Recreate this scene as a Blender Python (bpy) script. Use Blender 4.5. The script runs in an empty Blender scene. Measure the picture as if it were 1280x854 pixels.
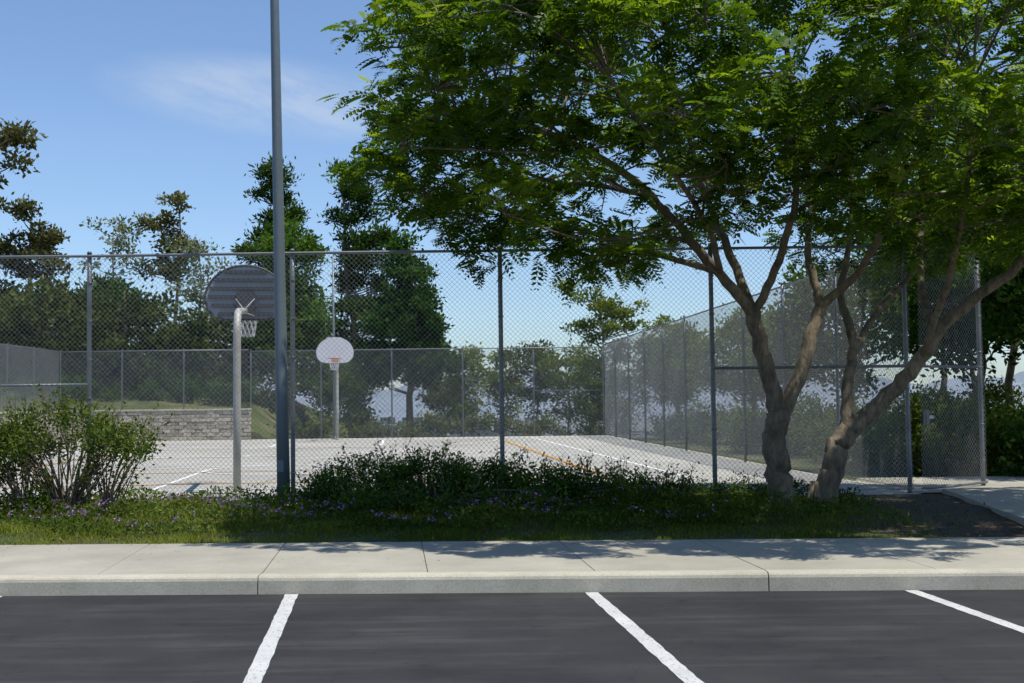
import bpy, math, numpy as np
from mathutils import Vector, Matrix
rng = np.random.default_rng(7)
scene = bpy.context.scene
col = scene.collection
EYE = 1.62
ZC = 0.20      # court level

# ------------------------------------------------------------------ helpers
def link(ob): col.objects.link(ob); return ob
def empty(name, loc):
    e = bpy.data.objects.new(name, None); e.location = loc; e.empty_display_size = .3
    return link(e)
def setparent(ob, e):
    ob.parent = e; ob.matrix_parent_inverse = Matrix.Translation(-Vector(e.location))
def nrm(a):
    return a/np.maximum(np.linalg.norm(a, axis=-1, keepdims=True), 1e-9)

class MB:
    def __init__(s): s.v=[]; s.f=[]; s.t=[]
    def add(s, vs, fs, tint=0.5):
        b=len(s.v); s.v += [tuple(map(float,q)) for q in vs]
        s.f += [tuple(i+b for i in q) for q in fs]; s.t += [tint]*len(vs)
    def tube(s, pts, rad, n=8, cap=True, tint=.5, wob=0):
        P=np.array(pts,float); m=len(P)
        R=np.full(m,rad,float) if np.isscalar(rad) else np.array(rad,float)
        T=np.gradient(P,axis=0); T=nrm(T)
        ref=np.array([0,0,1.]) if abs(T[0][2])<.8 else np.array([0,1.,0])
        vs=[]
        a=np.linspace(0,2*math.pi,n,endpoint=False)
        U=None
        for i in range(m):
            if U is None: U=np.cross(T[i],ref)
            U=U-T[i]*np.dot(U,T[i]); U/= (np.linalg.norm(U)+1e-9)
            W=np.cross(T[i],U)
            rr=R[i]*(1+ (wob*rng.uniform(-1,1,n) if wob else np.zeros(n)))
            vs.extend(P[i]+np.outer(np.cos(a)*rr,U)+np.outer(np.sin(a)*rr,W))
        fs=[]
        for i in range(m-1):
            for j in range(n):
                k=(j+1)%n
                fs.append((i*n+j,i*n+k,(i+1)*n+k,(i+1)*n+j))
        if cap:
            fs.append(tuple(range(n-1,-1,-1))); fs.append(tuple((m-1)*n+j for j in range(n)))
        s.add(vs,fs,tint)
    def box(s, c, d, rz=0, tint=.5, jitter=0):
        x,y,z=[q/2 for q in d]; cr,sr=math.cos(rz),math.sin(rz)
        vs=[]
        for dz in(-z,z):
            for dx,dy in((-x,-y),(x,-y),(x,y),(-x,y)):
                vs.append((c[0]+dx*cr-dy*sr+rng.uniform(-1,1)*jitter,c[1]+dx*sr+dy*cr+rng.uniform(-1,1)*jitter,c[2]+dz))
        s.add(vs,[(0,3,2,1),(4,5,6,7),(0,1,5,4),(1,2,6,5),(2,3,7,6),(3,0,4,7)],tint)
    def obj(s, name, mat, smooth=False, parent=None, bevel=0):
        me=bpy.data.meshes.new(name); me.from_pydata(s.v,[],s.f); me.update()
        at=me.attributes.new('tint','FLOAT','POINT'); at.data.foreach_set('value',np.array(s.t,np.float32))
        me.materials.append(mat)
        if smooth: me.shade_smooth()
        ob=link(bpy.data.objects.new(name,me))
        if bevel:
            b=ob.modifiers.new('Bevel','BEVEL'); b.width=bevel; b.segments=2; b.limit_method='ANGLE'
        if parent: setparent(ob,parent)
        return ob

def quads_obj(name, V, tint, mat, parent=None, nv=4):
    V=np.ascontiguousarray(V,dtype=np.float32); n=len(V); k=n//nv
    me=bpy.data.meshes.new(name)
    me.vertices.add(n); me.vertices.foreach_set('co',V.ravel())
    me.loops.add(n); me.loops.foreach_set('vertex_index',np.arange(n,dtype=np.int32))
    me.polygons.add(k); me.polygons.foreach_set('loop_start',np.arange(0,n,nv,dtype=np.int32))
    me.update(calc_edges=True)
    at=me.attributes.new('tint','FLOAT','POINT')
    at.data.foreach_set('value',np.repeat(np.asarray(tint,np.float32),n//len(tint)))
    me.materials.append(mat)
    ob=link(bpy.data.objects.new(name,me))
    if parent: setparent(ob,parent)
    return ob

def leafquads(P, D, S, L, W):
    L=L[:,None]; W=W[:,None]
    N=np.cross(D,S)
    a=P; b=P+D*L*.45+S*W*.5+N*W*.12; c=P+D*L; d=P+D*L*.45-S*W*.5+N*W*.12
    return np.stack([a,b,c,d],1).reshape(-1,3)

def randdir(n):
    return nrm(rng.normal(size=(n,3)))

# ------------------------------------------------------------------ materials
def newmat(name):
    m=bpy.data.materials.new(name); m.use_nodes=True
    nt=m.node_tree; b=nt.nodes['Principled BSDF']; return m,nt,b
def N(nt,t,**k):
    n=nt.nodes.new(t)
    for a,v in k.items():
        setattr(n,a,v)
    return n
def pos(nt,scale=(1,1,1)):
    g=N(nt,'ShaderNodeNewGeometry'); mp=N(nt,'ShaderNodeMapping'); mp.inputs['Scale'].default_value=scale
    nt.links.new(g.outputs['Position'],mp.inputs['Vector']); return mp.outputs['Vector']
def noise(nt,vec,scale,detail=4,rough=.55):
    n=N(nt,'ShaderNodeTexNoise'); n.inputs['Scale'].default_value=scale; n.inputs['Detail'].default_value=detail
    n.inputs['Roughness'].default_value=rough; nt.links.new(vec,n.inputs['Vector']); return n.outputs['Fac']
def ramp(nt,fac,stops):
    r=N(nt,'ShaderNodeValToRGB'); e=r.color_ramp.elements
    while len(e)<len(stops): e.new(.5)
    for el,(p,c) in zip(e,stops):
        el.position=p; el.color=(*c,1) if len(c)==3 else c
    nt.links.new(fac,r.inputs['Fac']); return r.outputs['Color']
def mix(nt,a,b,fac,mode='MIX'):
    m=N(nt,'ShaderNodeMix',data_type='RGBA',blend_type=mode)
    for s,v in ((6,a),(7,b),(0,fac)):
        if isinstance(v,bpy.types.NodeSocket): nt.links.new(v,m.inputs[s])
        else: m.inputs[s].default_value = v if s==0 else (*v,1)
    return m.outputs[2]
def bump(nt,b,h,strength,dist=.01):
    n=N(nt,'ShaderNodeBump'); n.inputs['Strength'].default_value=strength; n.inputs['Distance'].default_value=dist
    nt.links.new(h,n.inputs['Height']); nt.links.new(n.outputs[0],b.inputs['Normal'])

def surf(name,c1,c2,s1=2.,fine=60.,fineamt=.25,rough=.9,bmp=.3,bd=.004,crack=0):
    m,nt,b=newmat(name); p=pos(nt)
    n1=noise(nt,p,s1,5,.6); c=ramp(nt,n1,[(.3,c1),(.7,c2)])
    n2=noise(nt,p,fine,3,.6); g=ramp(nt,n2,[(.3,(1-fineamt,)*3),(.7,(1+fineamt*.6,)*3)])
    c=mix(nt,c,g,1.,'MULTIPLY')
    n3=noise(nt,p,s1*.22,4,.6); g=ramp(nt,n3,[(.35,(.86,.86,.86)),(.65,(1.06,1.06,1.06))])
    c=mix(nt,c,g,1.,'MULTIPLY')
    n4=noise(nt,p,s1*4.5,5,.75); g=ramp(nt,n4,[(.58,(1,1,1)),(.74,(.80,.79,.77))]); c=mix(nt,c,g,1.,'MULTIPLY')
    if crack:
        v=N(nt,'ShaderNodeTexVoronoi',feature='DISTANCE_TO_EDGE'); v.inputs['Scale'].default_value=crack
        wn=N(nt,'ShaderNodeTexNoise'); wn.inputs['Scale'].default_value=1.3; wn.inputs['Detail'].default_value=4
        nt.links.new(p,wn.inputs['Vector']); wp=mix(nt,p,wn.outputs['Color'],.35,'ADD'); nt.links.new(wp,v.inputs['Vector'])
        k=ramp(nt,v.outputs['Distance'],[(.0,(.5,.5,.5)),(.006,(1,1,1))]); c=mix(nt,c,k,.8,'MULTIPLY')
    nt.links.new(c,b.inputs['Base Color']); b.inputs['Roughness'].default_value=rough
    b.inputs['Specular IOR Level'].default_value=.25
    bump(nt,b,n2,bmp,bd)
    return m

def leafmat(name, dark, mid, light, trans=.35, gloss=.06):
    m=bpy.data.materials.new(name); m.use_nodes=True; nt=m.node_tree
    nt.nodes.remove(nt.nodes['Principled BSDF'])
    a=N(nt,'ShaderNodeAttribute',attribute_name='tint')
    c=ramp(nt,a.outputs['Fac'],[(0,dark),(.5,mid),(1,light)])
    b=N(nt,'ShaderNodeBsdfDiffuse'); nt.links.new(c,b.inputs['Color'])
    t=N(nt,'ShaderNodeBsdfTranslucent'); tc=mix(nt,c,(1.7,1.6,.5),1.,'MULTIPLY'); nt.links.new(tc,t.inputs['Color'])
    mx=N(nt,'ShaderNodeMixShader'); mx.inputs[0].default_value=trans
    nt.links.new(b.outputs[0],mx.inputs[1]); nt.links.new(t.outputs[0],mx.inputs[2]); out=mx.outputs[0]
    if gloss:
        g=N(nt,'ShaderNodeBsdfGlossy'); g.inputs['Roughness'].default_value=.45; g.inputs['Color'].default_value=(.8,.85,.8,1)
        m2=N(nt,'ShaderNodeMixShader'); m2.inputs[0].default_value=gloss
        nt.links.new(out,m2.inputs[1]); nt.links.new(g.outputs[0],m2.inputs[2]); out=m2.outputs[0]
    nt.links.new(out,nt.nodes['Material Output'].inputs['Surface'])
    return m
def metal(name,c,rough=.5,met=.4,var=.15):
    m,nt,b=newmat(name); p=pos(nt); n=noise(nt,p,6,5,.7)
    cc=ramp(nt,n,[(.3,tuple(q*(1-var) for q in c)),(.7,tuple(q*(1+var) for q in c))])
    nt.links.new(cc,b.inputs['Base Color']); b.inputs['Roughness'].default_value=rough; b.inputs['Metallic'].default_value=met
    return m

M={}
m,nt,b=newmat('asphalt'); p=pos(nt)
n1=noise(nt,p,150,2,.7); n2=noise(nt,p,.8,6,.65); n3=noise(nt,pos(nt,(.35,3.2,1)),1.2,5,.65); n4=noise(nt,p,5,5,.7)
c=ramp(nt,n1,[(.3,(.018,.018,.0195)),(.72,(.054,.054,.055))])
c=mix(nt,c,ramp(nt,n2,[(.3,(.66,.66,.67)),(.7,(1.24,1.22,1.2))]),1.,'MULTIPLY')
c=mix(nt,c,ramp(nt,n3,[(.48,(1,1,1)),(.72,(1.7,1.65,1.6))]),1.,'MULTIPLY')
c=mix(nt,c,ramp(nt,n4,[(.58,(1,1,1)),(.75,(.58,.58,.58))]),1.,'MULTIPLY')
nt.links.new(c,b.inputs['Base Color']); b.inputs['Roughness'].default_value=.9; b.inputs['Specular IOR Level'].default_value=.2
bump(nt,b,n1,.6,.006); M['asphalt']=m
M['walk']=surf('sidewalk_concrete',(.33,.31,.25),(.41,.385,.315),1.6,90,.14)
M['kerb']=surf('kerb_concrete',(.42,.39,.30),(.52,.48,.38),3.,70,.18)
M['joint']=surf('joint_filler',(.12,.11,.09),(.17,.155,.12),3.,70,.16)
M['court']=surf('court_concrete',(.37,.36,.315),(.44,.425,.375),.9,40,.12,crack=.22)
m,nt,b=newmat('bed_earth'); p=pos(nt); n1=noise(nt,p,2.2,5,.65); n2=noise(nt,p,40,4,.7)
br=ramp(nt,n2,[(.3,(.03,.022,.014)),(.7,(.11,.08,.05))]); gr=ramp(nt,n2,[(.3,(.03,.05,.012)),(.7,(.09,.12,.035))])
g=N(nt,'ShaderNodeNewGeometry'); sx=N(nt,'ShaderNodeSeparateXYZ'); nt.links.new(g.outputs['Position'],sx.inputs[0])
mr=N(nt,'ShaderNodeMapRange'); mr.inputs['From Min'].default_value=3.5; mr.inputs['From Max'].default_value=5.0; nt.links.new(sx.outputs['X'],mr.inputs['Value'])
k=mix(nt,ramp(nt,n1,[(.45,(0,0,0)),(.57,(1,1,1))]),(1,1,1),mr.outputs[0])
nt.links.new(mix(nt,gr,br,k),b.inputs['Base Color']); b.inputs['Roughness'].default_value=1; bump(nt,b,n2,1,.03); M['bed']=m
def paint(name,c,under,wear=.62,sc=38):
    m,nt,b=newmat(name); p=pos(nt); n=noise(nt,p,sc,4,.7)
    k=ramp(nt,n,[(wear,(0,0,0)),(wear+.06,(1,1,1))]); cc=mix(nt,c,under,k)
    n2=noise(nt,p,3,4); cc=mix(nt,cc,ramp(nt,n2,[(.3,(.8,.8,.8)),(.7,(1,1,1))]),1.,'MULTIPLY')
    nt.links.new(cc,b.inputs['Base Color']); b.inputs['Roughness'].default_value=.7; return m
M['paint']=paint('white_road_paint',(.58,.58,.56),(.12,.12,.12),.58)
M['cpaint']=paint('white_court_paint',(.82,.82,.81),(.5,.48,.45),.64,20)
M['opaint']=paint('orange_court_paint',(.66,.33,.05),(.50,.40,.25),.62,20)
M['galv']=metal('galvanized_steel',(.20,.21,.22),.5,.5)
M['wire']=metal('fence_wire',(.27,.275,.27),.55,.3)
M['pole']=metal('painted_pole',(.14,.175,.20),.5,.1,.08)
M['hoopgrey']=metal('backboard_metal',(.42,.43,.47),.6,.1)
M['hoopdark']=metal('backboard_rib',(.06,.06,.07),.6,.1)
M['hooppole']=metal('hoop_post_paint',(.40,.39,.36),.55,.1)
M['hoopwhite']=metal('backboard_white',(.60,.60,.63),.5,.0,.05)
M['rim']=metal('rim_orange',(.55,.13,.03),.5,.0)
m,nt,b=newmat('bark'); p=pos(nt,(1,1,.35)); n=noise(nt,p,14,6,.7); n5=noise(nt,p,2.5,3,.6)
c=ramp(nt,n,[(.3,(.075,.058,.038)),(.65,(.27,.215,.15))]); c=mix(nt,c,ramp(nt,n5,[(.35,(.7,.7,.7)),(.65,(1.15,1.15,1.1))]),1.,'MULTIPLY')
nt.links.new(c,b.inputs['Base Color']); b.inputs['Roughness'].default_value=.95; bump(nt,b,n,1,.04); M['bark']=m
m,nt,b=newmat('wall_block'); a=N(nt,'ShaderNodeAttribute',attribute_name='tint'); p=pos(nt); n=noise(nt,p,14,5,.7)
c=ramp(nt,a.outputs['Fac'],[(0,(.36,.32,.25)),(.5,(.48,.43,.34)),(1,(.58,.53,.44))]); c=mix(nt,c,ramp(nt,n,[(.3,(.65,.65,.65)),(.7,(1.1,1.1,1.1))]),1.,'MULTIPLY')
nt.links.new(c,b.inputs['Base Color']); b.inputs['Roughness'].default_value=.95; bump(nt,b,n,1,.03); M['stone']=m
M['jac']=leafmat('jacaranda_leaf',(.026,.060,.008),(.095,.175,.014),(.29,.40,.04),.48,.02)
M['pine']=leafmat('pine_needles',(.016,.036,.010),(.042,.082,.018),(.10,.15,.035),.2,0)
M['gum']=leafmat('dark_green_leaf',(.014,.038,.009),(.04,.09,.017),(.10,.18,.032),.25,0)
M['olive']=leafmat('olive_leaf',(.028,.042,.012),(.07,.092,.025),(.15,.165,.05),.2,0)
M['euc']=leafmat('eucalyptus_leaf',(.05,.05,.022),(.115,.12,.05),(.21,.20,.09),.25,0)
M['greyleaf']=leafmat('grey_leaf',(.10,.12,.09),(.17,.20,.14),(.25,.28,.2),.25,0)
M['yg']=leafmat('yellow_green_leaf',(.05,.08,.015),(.11,.155,.028),(.21,.25,.055),.35,0)
M['shrub']=leafmat('shrub_leaf',(.024,.045,.010),(.065,.105,.02),(.15,.19,.045),.3,0)
M['grass']=leafmat('grass_blade',(.04,.065,.010),(.11,.155,.022),(.23,.25,.055),.3,0)
M['flower']=leafmat('purple_flower',(.18,.07,.26),(.32,.16,.42),(.46,.28,.56),.2,0)
M['pod']=metal('seed_pod',(.05,.03,.018),.7,0)

# ------------------------------------------------------------------ terrain
def sst(a,b,x):
    t=np.clip((x-a)/(b-a),0,1); return t*t*(3-2*t)
def axis(lo,hi,step,far):
    c=list(np.arange(lo,hi+.01,step)); s=step; x=hi; r=[]
    while x<far: s*=1.25; x+=s; r.append(x)
    s=step; x=lo; l=[]
    while x>-far: s*=1.25; x-=s; l.append(x)
    return np.array(l[::-1]+c+r)
def hgt(X,Y):
    z=np.full(X.shape,0.02)
    lf=-18.4+0.066*(48-Y)
    z=z-.07*(Y<13)
    back=sst(48.0,48.8,Y)*sst(-9.2,-11.6,X)
    left=sst(0,-.8,X-lf)*sst(24,30,Y)
    up=np.maximum(back,left)
    hill=2.2*np.exp(-(((X+25)/12)**2+((Y-62)/9)**2))
    z=z+up*(1.25+hill)
    fall=sst(58,420,Y)
    z=z*(1-sst(70,110,Y)) -40*fall -1.5*sst(51,62,Y)*sst(-12,-8,X) + sst(75,300,Y)*2.5*np.sin(X*.02)*np.cos(Y*.013)
    z=z-3.0*sst(26,90,X)*(Y>0)
    return z
def zat(x,y): return float(hgt(np.array([x]),np.array([y]))[0])
ax=axis(-60,60,.8,9000); ay=axis(-10,100,.8,9000)
XX,YY=np.meshgrid(ax,ay); ZZ=hgt(XX,YY)
ny,nx=XX.shape
V=np.stack([XX,YY,ZZ],-1).reshape(-1,3)
idx=np.arange(ny*nx).reshape(ny,nx)
F=np.stack([idx[:-1,:-1],idx[:-1,1:],idx[1:,1:],idx[1:,:-1]],-1).reshape(-1,4)
me=bpy.data.meshes.new('ground'); me.from_pydata(V.tolist(),[],F.tolist()); me.shade_smooth()
m,nt,b=newmat('ground_grass_with_haze'); p=pos(nt)
n1=noise(nt,p,.35,6,.65); n2=noise(nt,p,9,5,.7)
c=ramp(nt,n1,[(.3,(.05,.07,.022)),(.5,(.10,.115,.045)),(.66,(.22,.185,.11))])
c=mix(nt,c,ramp(nt,n2,[(.3,(.6,.6,.6)),(.7,(1.25,1.25,1.2))]),1.,'MULTIPLY')
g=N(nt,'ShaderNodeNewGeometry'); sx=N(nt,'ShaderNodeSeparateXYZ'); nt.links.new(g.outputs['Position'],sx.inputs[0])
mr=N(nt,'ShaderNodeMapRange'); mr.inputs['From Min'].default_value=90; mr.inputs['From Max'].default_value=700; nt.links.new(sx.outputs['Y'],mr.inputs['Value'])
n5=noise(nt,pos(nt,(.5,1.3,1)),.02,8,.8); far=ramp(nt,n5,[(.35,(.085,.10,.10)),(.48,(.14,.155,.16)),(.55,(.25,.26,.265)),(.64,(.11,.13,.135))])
c=mix(nt,c,far,mr.outputs[0])  # distance haze painted into the ground colour, stronger farther along Y
nt.links.new(c,b.inputs['Base Color']); b.inputs['Roughness'].default_value=1; b.inputs['Specular IOR Level'].default_value=0
bump(nt,b,n2,.6,.05)
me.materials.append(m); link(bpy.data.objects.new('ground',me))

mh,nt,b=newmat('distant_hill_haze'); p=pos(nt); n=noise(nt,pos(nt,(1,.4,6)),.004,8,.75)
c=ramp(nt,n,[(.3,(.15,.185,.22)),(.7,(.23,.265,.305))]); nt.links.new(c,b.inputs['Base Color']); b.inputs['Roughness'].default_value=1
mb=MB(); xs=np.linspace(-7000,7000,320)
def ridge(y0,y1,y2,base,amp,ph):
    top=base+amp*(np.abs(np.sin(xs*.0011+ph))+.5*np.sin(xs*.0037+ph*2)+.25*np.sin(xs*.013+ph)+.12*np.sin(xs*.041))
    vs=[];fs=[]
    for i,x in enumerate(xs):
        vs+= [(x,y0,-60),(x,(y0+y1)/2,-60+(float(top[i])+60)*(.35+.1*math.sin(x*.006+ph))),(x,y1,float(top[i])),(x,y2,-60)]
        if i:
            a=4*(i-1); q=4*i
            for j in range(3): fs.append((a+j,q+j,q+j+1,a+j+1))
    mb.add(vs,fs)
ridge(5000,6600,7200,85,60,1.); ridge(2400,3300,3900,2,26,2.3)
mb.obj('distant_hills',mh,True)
mt,nt,b=newmat('distant_buildings'); a=N(nt,'ShaderNodeAttribute',attribute_name='tint')
c=ramp(nt,a.outputs['Fac'],[(0,(.08,.10,.10)),(.5,(.17,.185,.19)),(.8,(.31,.32,.32)),(1,(.50,.50,.49))]); nt.links.new(c,b.inputs['Base Color']); b.inputs['Roughness'].default_value=.9
mb=MB()
for i in range(1500):
    y=190*math.exp(rng.uniform(0,2.3)); x=rng.uniform(-.45,.6)*y
    h=rng.uniform(3,8)*(1+y/1200)
    mb.box((x,y,zat(x,y)+h/2),(rng.uniform(8,34),rng.uniform(8,20),h),rng.uniform(0,3),rng.uniform(0,1)**1.7)
mb.obj('distant_town',mt)

# ------------------------------------------------------------------ parking lot, kerb, sidewalk
KS=-0.035
def ky(x,y0): return y0+KS*x
K0=10.22; SW1=12.66; XL,XR=-30,30
def sheet(name,poly,z,mat,n=1):
    mb=MB(); mb.add([(x,y,z) for x,y in poly],[tuple(range(len(poly)))]); return mb.obj(name,mat)
sheet('parking_lot',[(XL,-12),(XR,-12),(XR,ky(XR,K0)+.05),(XL,ky(XL,K0)+.05)],0.0,M['asphalt'])
mb=MB()
for x0 in (-9.5,-6.95,-4.42,-1.89,.64,3.28,5.85,8.4,11):
    s=-.113; y1=ky(x0,K0)-.02; y0=4.6; w=.055
    xb=lambda y: x0+s*(y-K0)
    ys=np.linspace(y0,y1,60)
    vs=[];fs=[]
    for i,y in enumerate(ys):
        e1,e2=rng.uniform(-.005,.005,2); vs+=[(xb(y)-w+e1,y,.004),(xb(y)+w+e2,y,.004)]
        if i: a=2*(i-1); fs.append((a,a+1,a+3,a+2))
    mb.add(vs,fs)
mb.obj('parking_line_markings',M['paint'])
prof=[(0,-.1),(0.012,.112),(.020,.134),(.034,.147),(.05,.153),(.17,.154),(.17,-.1)]
mbk=MB()
joints=[-2.19+4.32*i for i in range(-6,8)]
for a,bx in zip(joints[:-1],joints[1:]):
    vs=[];fs=[]; L=np.linspace(a+.005,bx-.005,2)
    n=len(prof)
    for x in L:
        for (py,pz) in prof: vs.append((x,ky(x,K0)+py,pz))
    for j in range(n):
        k=(j+1)%n; fs.append((j,n+j,n+k,k))
    fs.append(tuple(range(n))); fs.append(tuple(range(2*n-1,n-1,-1)))
    mbk.add(vs,fs)
mbk.obj('kerb',M['kerb'])
sheet('sidewalk_joint_base',[(XL,ky(XL,K0)+.1),(XR,ky(XR,K0)+.1),(XR,ky(XR,SW1)-.02),(XL,ky(XL,SW1)-.02)],.142,M['joint'])
mb=MB(); g=.003
for a,bx in zip(joints[:-1],joints[1:]):
    w=(bx-a)/3
    for i in range(3):
        x0=a+w*i+g+(.003 if i==0 else 0); x1=a+w*(i+1)-g; sk=-.1
        f0,f1=K0+.174,SW1
        P=[(x0,ky(x0,f0)),(x1,ky(x1,f0)),(x1+sk*(f1-f0),ky(x1,f1)),(x0+sk*(f1-f0),ky(x0,f1))]
        vs=[(x,y,.10) for x,y in P]+[(x,y,.154) for x,y in P]
        mb.add(vs,[(4,5,6,7),(0,1,5,4),(1,2,6,5),(2,3,7,6),(3,0,4,7)])
mb.obj('sidewalk',M['walk'],bevel=.004)

xs=np.arange(-24,24.01,.3); ys=np.linspace(0,1,22)
def bedz(x,y):
    t=np.clip((y-12.7)/(17.4-12.7),0,1)
    return .135+.06*t+.035*np.sin(x*1.7+y*2)*np.sin(y*1.3)*np.sin(math.pi*t)+.05*np.sin(math.pi*t)
vs=[];fs=[]
for i,x in enumerate(xs):
    for j,t in enumerate(ys):
        y=ky(x,SW1)-.01+t*(17.55-ky(x,SW1)); vs.append((x,y,float(bedz(x,y))))
n=len(ys)
for i in range(len(xs)-1):
    for j in range(n-1): fs.append((i*n+j,(i+1)*n+j,(i+1)*n+j+1,i*n+j+1))
mb=MB(); mb.add(vs,fs); mb.obj('planting_bed',M['bed'],True)

L=[(6.25,17.6),(6.15,16.8),(5.85,15),(5.65,13.6),(5.5,12.5)]; R=[(7.95,17.9),(7.8,16.8),(7.5,15),(7.3,13.6),(7.2,12.45)]
mb=MB(); vs=[(x,y,.262) for x,y in L]+[(x,y,.262) for x,y in R]+[(x,y,.1) for x,y in L]+[(x,y,.1) for x,y in R]
fs=[(i,i+5,i+6,i+1)[::-1] for i in range(4)]+[(10+i,i,i+1,11+i) for i in range(4)]+[(i+5,15+i,16+i,i+6) for i in range(4)]
mb.add(vs,fs); mb.obj('concrete_path',M['walk'])
sheet('concrete_path_landing',[(5.9,17.62),(7.95,17.92),(9.5,18.2),(9.5,21),(6.0,21),(5.65,20)],.205,M['walk'])

def rfx(y): return 3.68+0.070*(48-y)
def lfx(y): return -18.1+0.066*(48-y)
mb=MB()
P=[(lfx(17.55)-.1,17.5),(rfx(17.5)+.1,17.5),(rfx(48)+.1,48.15),(-10.45,48.15),(-10.45,47.9),(lfx(47.8),47.9)]
vs=[(x,y,ZC) for x,y in P]+[(x,y,-.1) for x,y in P]; n=6
mb.add(vs,[tuple(range(n))]+[(i,n+i,n+(i+1)%n,(i+1)%n) for i in range(n)])
mb.obj('basketball_court',M['court'])
an=math.hypot(1,.1); A=np.array([-.1,1])/an; C=np.array([1,.1])/an; O=np.array([-4.2,20.1])
def cw(u,v): q=O+C*u+A*v; return (q[0],q[1])
def polyline(mb,pts,z,w=.042):
    P=np.array([cw(*q) for q in pts]); m=len(P)
    T=np.gradient(P,axis=0); T/=np.linalg.norm(T,axis=1)[:,None]; Nn=np.stack([-T[:,1],T[:,0]],1)
    vs=[];fs=[]
    for i in range(m):
        vs+=[(*(P[i]+Nn[i]*w),z),(*(P[i]-Nn[i]*w),z)]
        if i: a=2*(i-1); fs.append((a,a+1,a+3,a+2))
    mb.add(vs,fs)
mw=MB(); z=ZC+.004; LN=25.6
def arc(cu,cv,r,a0,a1,n=40): return [(cu+r*math.cos(t),cv+r*math.sin(t)) for t in np.linspace(a0,a1,n)]
polyline(mw,[(-7.5,0),(-7.5,LN)],z); polyline(mw,[(7.5,0),(7.5,LN)],z)
polyline(mw,[(-7.53,0),(7.53,0)],z+.002); polyline(mw,[(-7.53,LN),(7.53,LN)],z+.002)
polyline(mw,[(-7.5,LN/2),(7.5,LN/2)],z+.002); polyline(mw,arc(0,LN/2,1.8,0,2*math.pi),z+.004)
for sgn,b0 in((1,0),(-1,LN)):
    for u in(-1.83,1.83): polyline(mw,[(u,b0),(u,b0+sgn*5.8)],z)
    polyline(mw,[(-1.86,b0+sgn*5.8),(1.86,b0+sgn*5.8)],z+.004)
    polyline(mw,arc(0,b0+sgn*5.8,1.8,0,2*math.pi),z+.006)
    a=arc(0,b0+sgn*1.6,6.0,0,math.pi*sgn); polyline(mw,a,z+.008)
mw.obj('court_line_markings',M['cpaint'])
mo=MB()
for u in(-6.1,6.1): polyline(mo,[(u,1.5),(u,24)],z+.010,.05)
for v in(1.5,5.2,12.4,18,24): polyline(mo,[(-6.1,v),(6.1,v)],z+.012,.06)
for v in(7,18.5): polyline(mo,[(-13.2,v),(-8,v)],z+.002,.06)
polyline(mo,[(-9.5,3),(-9.5,23)],z+.004,.045)
mo.obj('court_line_markings_orange',M['opaint'])

# ------------------------------------------------------------------ retaining wall
mb=MB(); bw,bh=.32,.146
def wallrun(p0,p1,rows=8):
    p0=np.array(p0,float);p1=np.array(p1,float); L=np.linalg.norm(p1-p0); d=(p1-p0)/L; rz=math.atan2(d[1],d[0])
    for r in range(rows):
        s=-(r%2)*bw/2
        while s<L:
            a=max(s,0); e=min(s+bw,L)
            if e-a>.05:
                q=p0+d*(a+e)/2; mb.box((q[0]+rng.uniform(-.012,.012),q[1]+rng.uniform(-.015,.015),ZC+bh*(r+.5)),(e-a-.012,.3,bh-.012),rz,rng.uniform(0,1))
            s+=bw
    q=(p0+p1)/2; mb.box((q[0],q[1],ZC+bh*rows+.04),(L+.02,.36,.07),rz,.8)
    mb.box((q[0]-d[1]*.02,q[1]+.03*abs(d[0]),ZC+bh*rows/2-.05),(L-.1,.2,bh*rows),rz,.0)
wallrun((lfx(47.8),47.95),(-10.45,47.95)); wallrun((lfx(28),28),(lfx(47.6),47.6))
mb.obj('stone_retaining_wall',M['stone'],bevel=.01)
WT=ZC+bh*8+.075

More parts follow.
